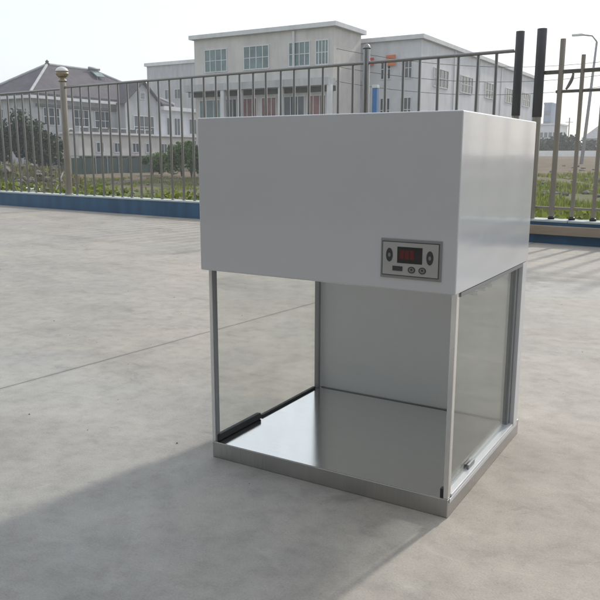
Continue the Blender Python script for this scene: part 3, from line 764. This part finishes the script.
# rubble bank on the left
bx0, by0 = px_at(30, 36)
mb = MB(); N = 40
def bank_h(i, j):
    e = math.sin(math.pi*i/N)**0.5 * math.sin(math.pi*j/N)**0.7
    return e*(1.25 + .22*math.sin(i*.9+j*.5) + .12*math.sin(i*2.1-j*1.3))
a_ = math.radians(48); ax = Vector((math.cos(a_), math.sin(a_), 0)); ay = Vector((-math.sin(a_), math.cos(a_), 0))
def bank_p(i, j):
    q = Vector((bx0, by0, 0)) + ax*((i/N-.5)*9.0 - 1.6) + ay*((j/N-.5)*7.0)
    return Vector((q.x, q.y, -1.12 + bank_h(i, j)))
mb.v = [tuple(bank_p(i, j)) for i in range(N+1) for j in range(N+1)]
mb.f = [(i*(N+1)+j, (i+1)*(N+1)+j, (i+1)*(N+1)+j+1, i*(N+1)+j+1) for i in range(N) for j in range(N)]
tag(mb.obj('earth_bank', M['field'], smooth=True), kind='structure')
def rock(mb, p, s):
    bm = bmesh.new(); bmesh.ops.create_icosphere(bm, subdivisions=1, radius=s)
    sx, sy, sz = random.uniform(.7, 1.4), random.uniform(.7, 1.3), random.uniform(.45, .9); rz = random.uniform(0, 6)
    vs = []
    for v in bm.verts:
        q = Vector((v.co.x*sx, v.co.y*sy, v.co.z*sz)) * random.uniform(.8, 1.15)
        q.rotate(Matrix.Rotation(rz, 3, 'Z')); vs.append(q + p)
    mb.add(vs, [[v.index for v in fc_.verts] for fc_ in bm.faces]); bm.free()
mb = MB()
for _ in range(520):
    i, j = random.uniform(2, N-2), random.uniform(2, N*.62)
    rock(mb, bank_p(i, j), random.choice((.05, .07, .09, .13, .18)))
for _ in range(260):
    px = random.uniform(0, 620); x, y = px_at(px, random.uniform(18, 50)); rock(mb, Vector((x, y, terrain(x, y)+.03)), random.uniform(.05, .16))
tag(mb.obj('rubble', M['stone']), 'grey broken stones scattered over the earth bank and field', 'rubble', kind='stuff')
x, y = px_at(30, 30); o = MB().box(-.28, .28, -.14, .14, 0, .14).obj('foam_block', M['stone_pale'], loc=(x, y, terrain(x, y)+.30), bevel=0.02)
o.rotation_euler = (.15, .1, .7); tag(o, 'small white block lying among the rubble beyond the fence', 'debris')
x, y = px_at(60, 33); stz = terrain(x, y)
o = MB().tube([(-.28, -.26, stz+.0), (-.1, -.1, stz+.55), (.08, .05, stz+1.05)], .028, 8).obj('stick', M['stone_pale'], loc=(x, y, 0), smooth=True)
tag(o, 'thin white stick leaning in the ground left of the globe-topped post', 'stick')

# grass and weeds
def blade(mb, x, y, z, h, w_):
    a = random.uniform(0, 6.283); l = random.uniform(0, .5)*h
    dx, dy = math.cos(a)*w_, math.sin(a)*w_; lx, ly = math.cos(a+1.4)*l, math.sin(a+1.4)*l
    mb.add([(x-dx, y-dy, z-.02), (x+dx, y+dy, z-.02), (x+lx*.5+dx*.7, y+ly*.5+dy*.7, z+h*.6), (x+lx, y+ly, z+h)], [(0, 1, 2, 3)])
mb = MB(); md = MB()
for _ in range(42000):
    px = random.uniform(-20, 640); d = 11 + 46*random.random()**1.2
    if 215 < px < 500: continue
    x, y = px_at(px, d)
    nz = math.sin(x*.55+2)*math.cos(y*.43) + .5*math.sin(x*1.7+y*1.1)
    if fence_d(x, y) < 0.5 or nz < (-.35 if px > 500 else (-.2 if px < 55 or d > 42 else .45)) or (px > 500 and d > 36): continue
    tgt = md if random.random() < .16 else mb
    for _k in range(3): blade(tgt, x+random.uniform(-.1, .1), y+random.uniform(-.1, .1), terrain(x, y), random.uniform(.06, .19), random.uniform(.010, .024))
for _ in range(2600):
    i, j = random.uniform(1, N-1), random.uniform(1, N*.75); q = bank_p(i, j)
    blade(md if random.random() < .8 else mb, q.x, q.y, q.z, random.uniform(.08, .32), random.uniform(.015, .04))
tag(mb.obj('grass', M['leaf_bright']), 'rough green grass growing over the field beyond the fence', 'grass', kind='stuff')
tag(md.obj('dry_grass', M['leaf_dry']), 'dry straw coloured grass and stalks on the earth bank and field', 'grass', kind='stuff')
# leafy weeds directly behind the low wall
mb = MB()
s = -1.2
while s < 12.5:
    if random.random() < .86:
        hgt = random.uniform(.26, .46); dd = random.uniform(.30, .9)
        p = FB + FT*s - FN*dd; z = terrain(p.x, p.y)
        for _k in range(random.randint(22, 44)):
            leaf(mb, (p.x+random.gauss(0, .09), p.y+random.gauss(0, .09), z + random.uniform(.03, 1)*hgt), .07)
    s += random.uniform(.05, .14)
tag(mb.obj('weeds', M['leaf_bright']), 'bright leafy weeds growing along the back of the low blue wall', 'weeds', kind='stuff')
# fallen leaves, grit on the slab
mb = MB()
for _ in range(260):
    x, y = random.uniform(-8, 2.5), random.uniform(-1.0, 5.4)
    if -0.05 < x < .72 and -.05 < y < .7: continue
    rock(mb, Vector((x, y, .0015)), random.choice((.0012, .0016, .002, .0026)))
tag(mb.obj('grit', M['stone']), 'fine grit scattered over the concrete yard', 'grit', kind='stuff')

# ------------------------------------------------------------------ haze
HAZE = 0.0015
if HAZE > 0:
    hz = MB().box(-300, 300, -60, 330, -3.0, 22.0).obj('haze', M['wire'])
    m = bpy.data.materials.new('haze_air'); m.use_nodes = True; nt = m.node_tree
    for n in list(nt.nodes):
        if n.type != 'OUTPUT_MATERIAL': nt.nodes.remove(n)
    v = nt.nodes.new('ShaderNodeVolumePrincipled'); v.inputs['Density'].default_value = HAZE
    v.inputs['Color'].default_value = (0.93, 0.95, 1.0, 1); v.inputs['Anisotropy'].default_value = 0.3
    nt.links.new(v.outputs[0], nt.nodes['Material Output'].inputs['Volume'])
    hz.data.materials.clear(); hz.data.materials.append(m)
    tag(hz, 'thin pale haze filling the air over the yard and field', 'haze', kind='stuff')
S.render.engine = 'CYCLES'
S.cycles.max_bounces = 8; S.cycles.transparent_max_bounces = 12
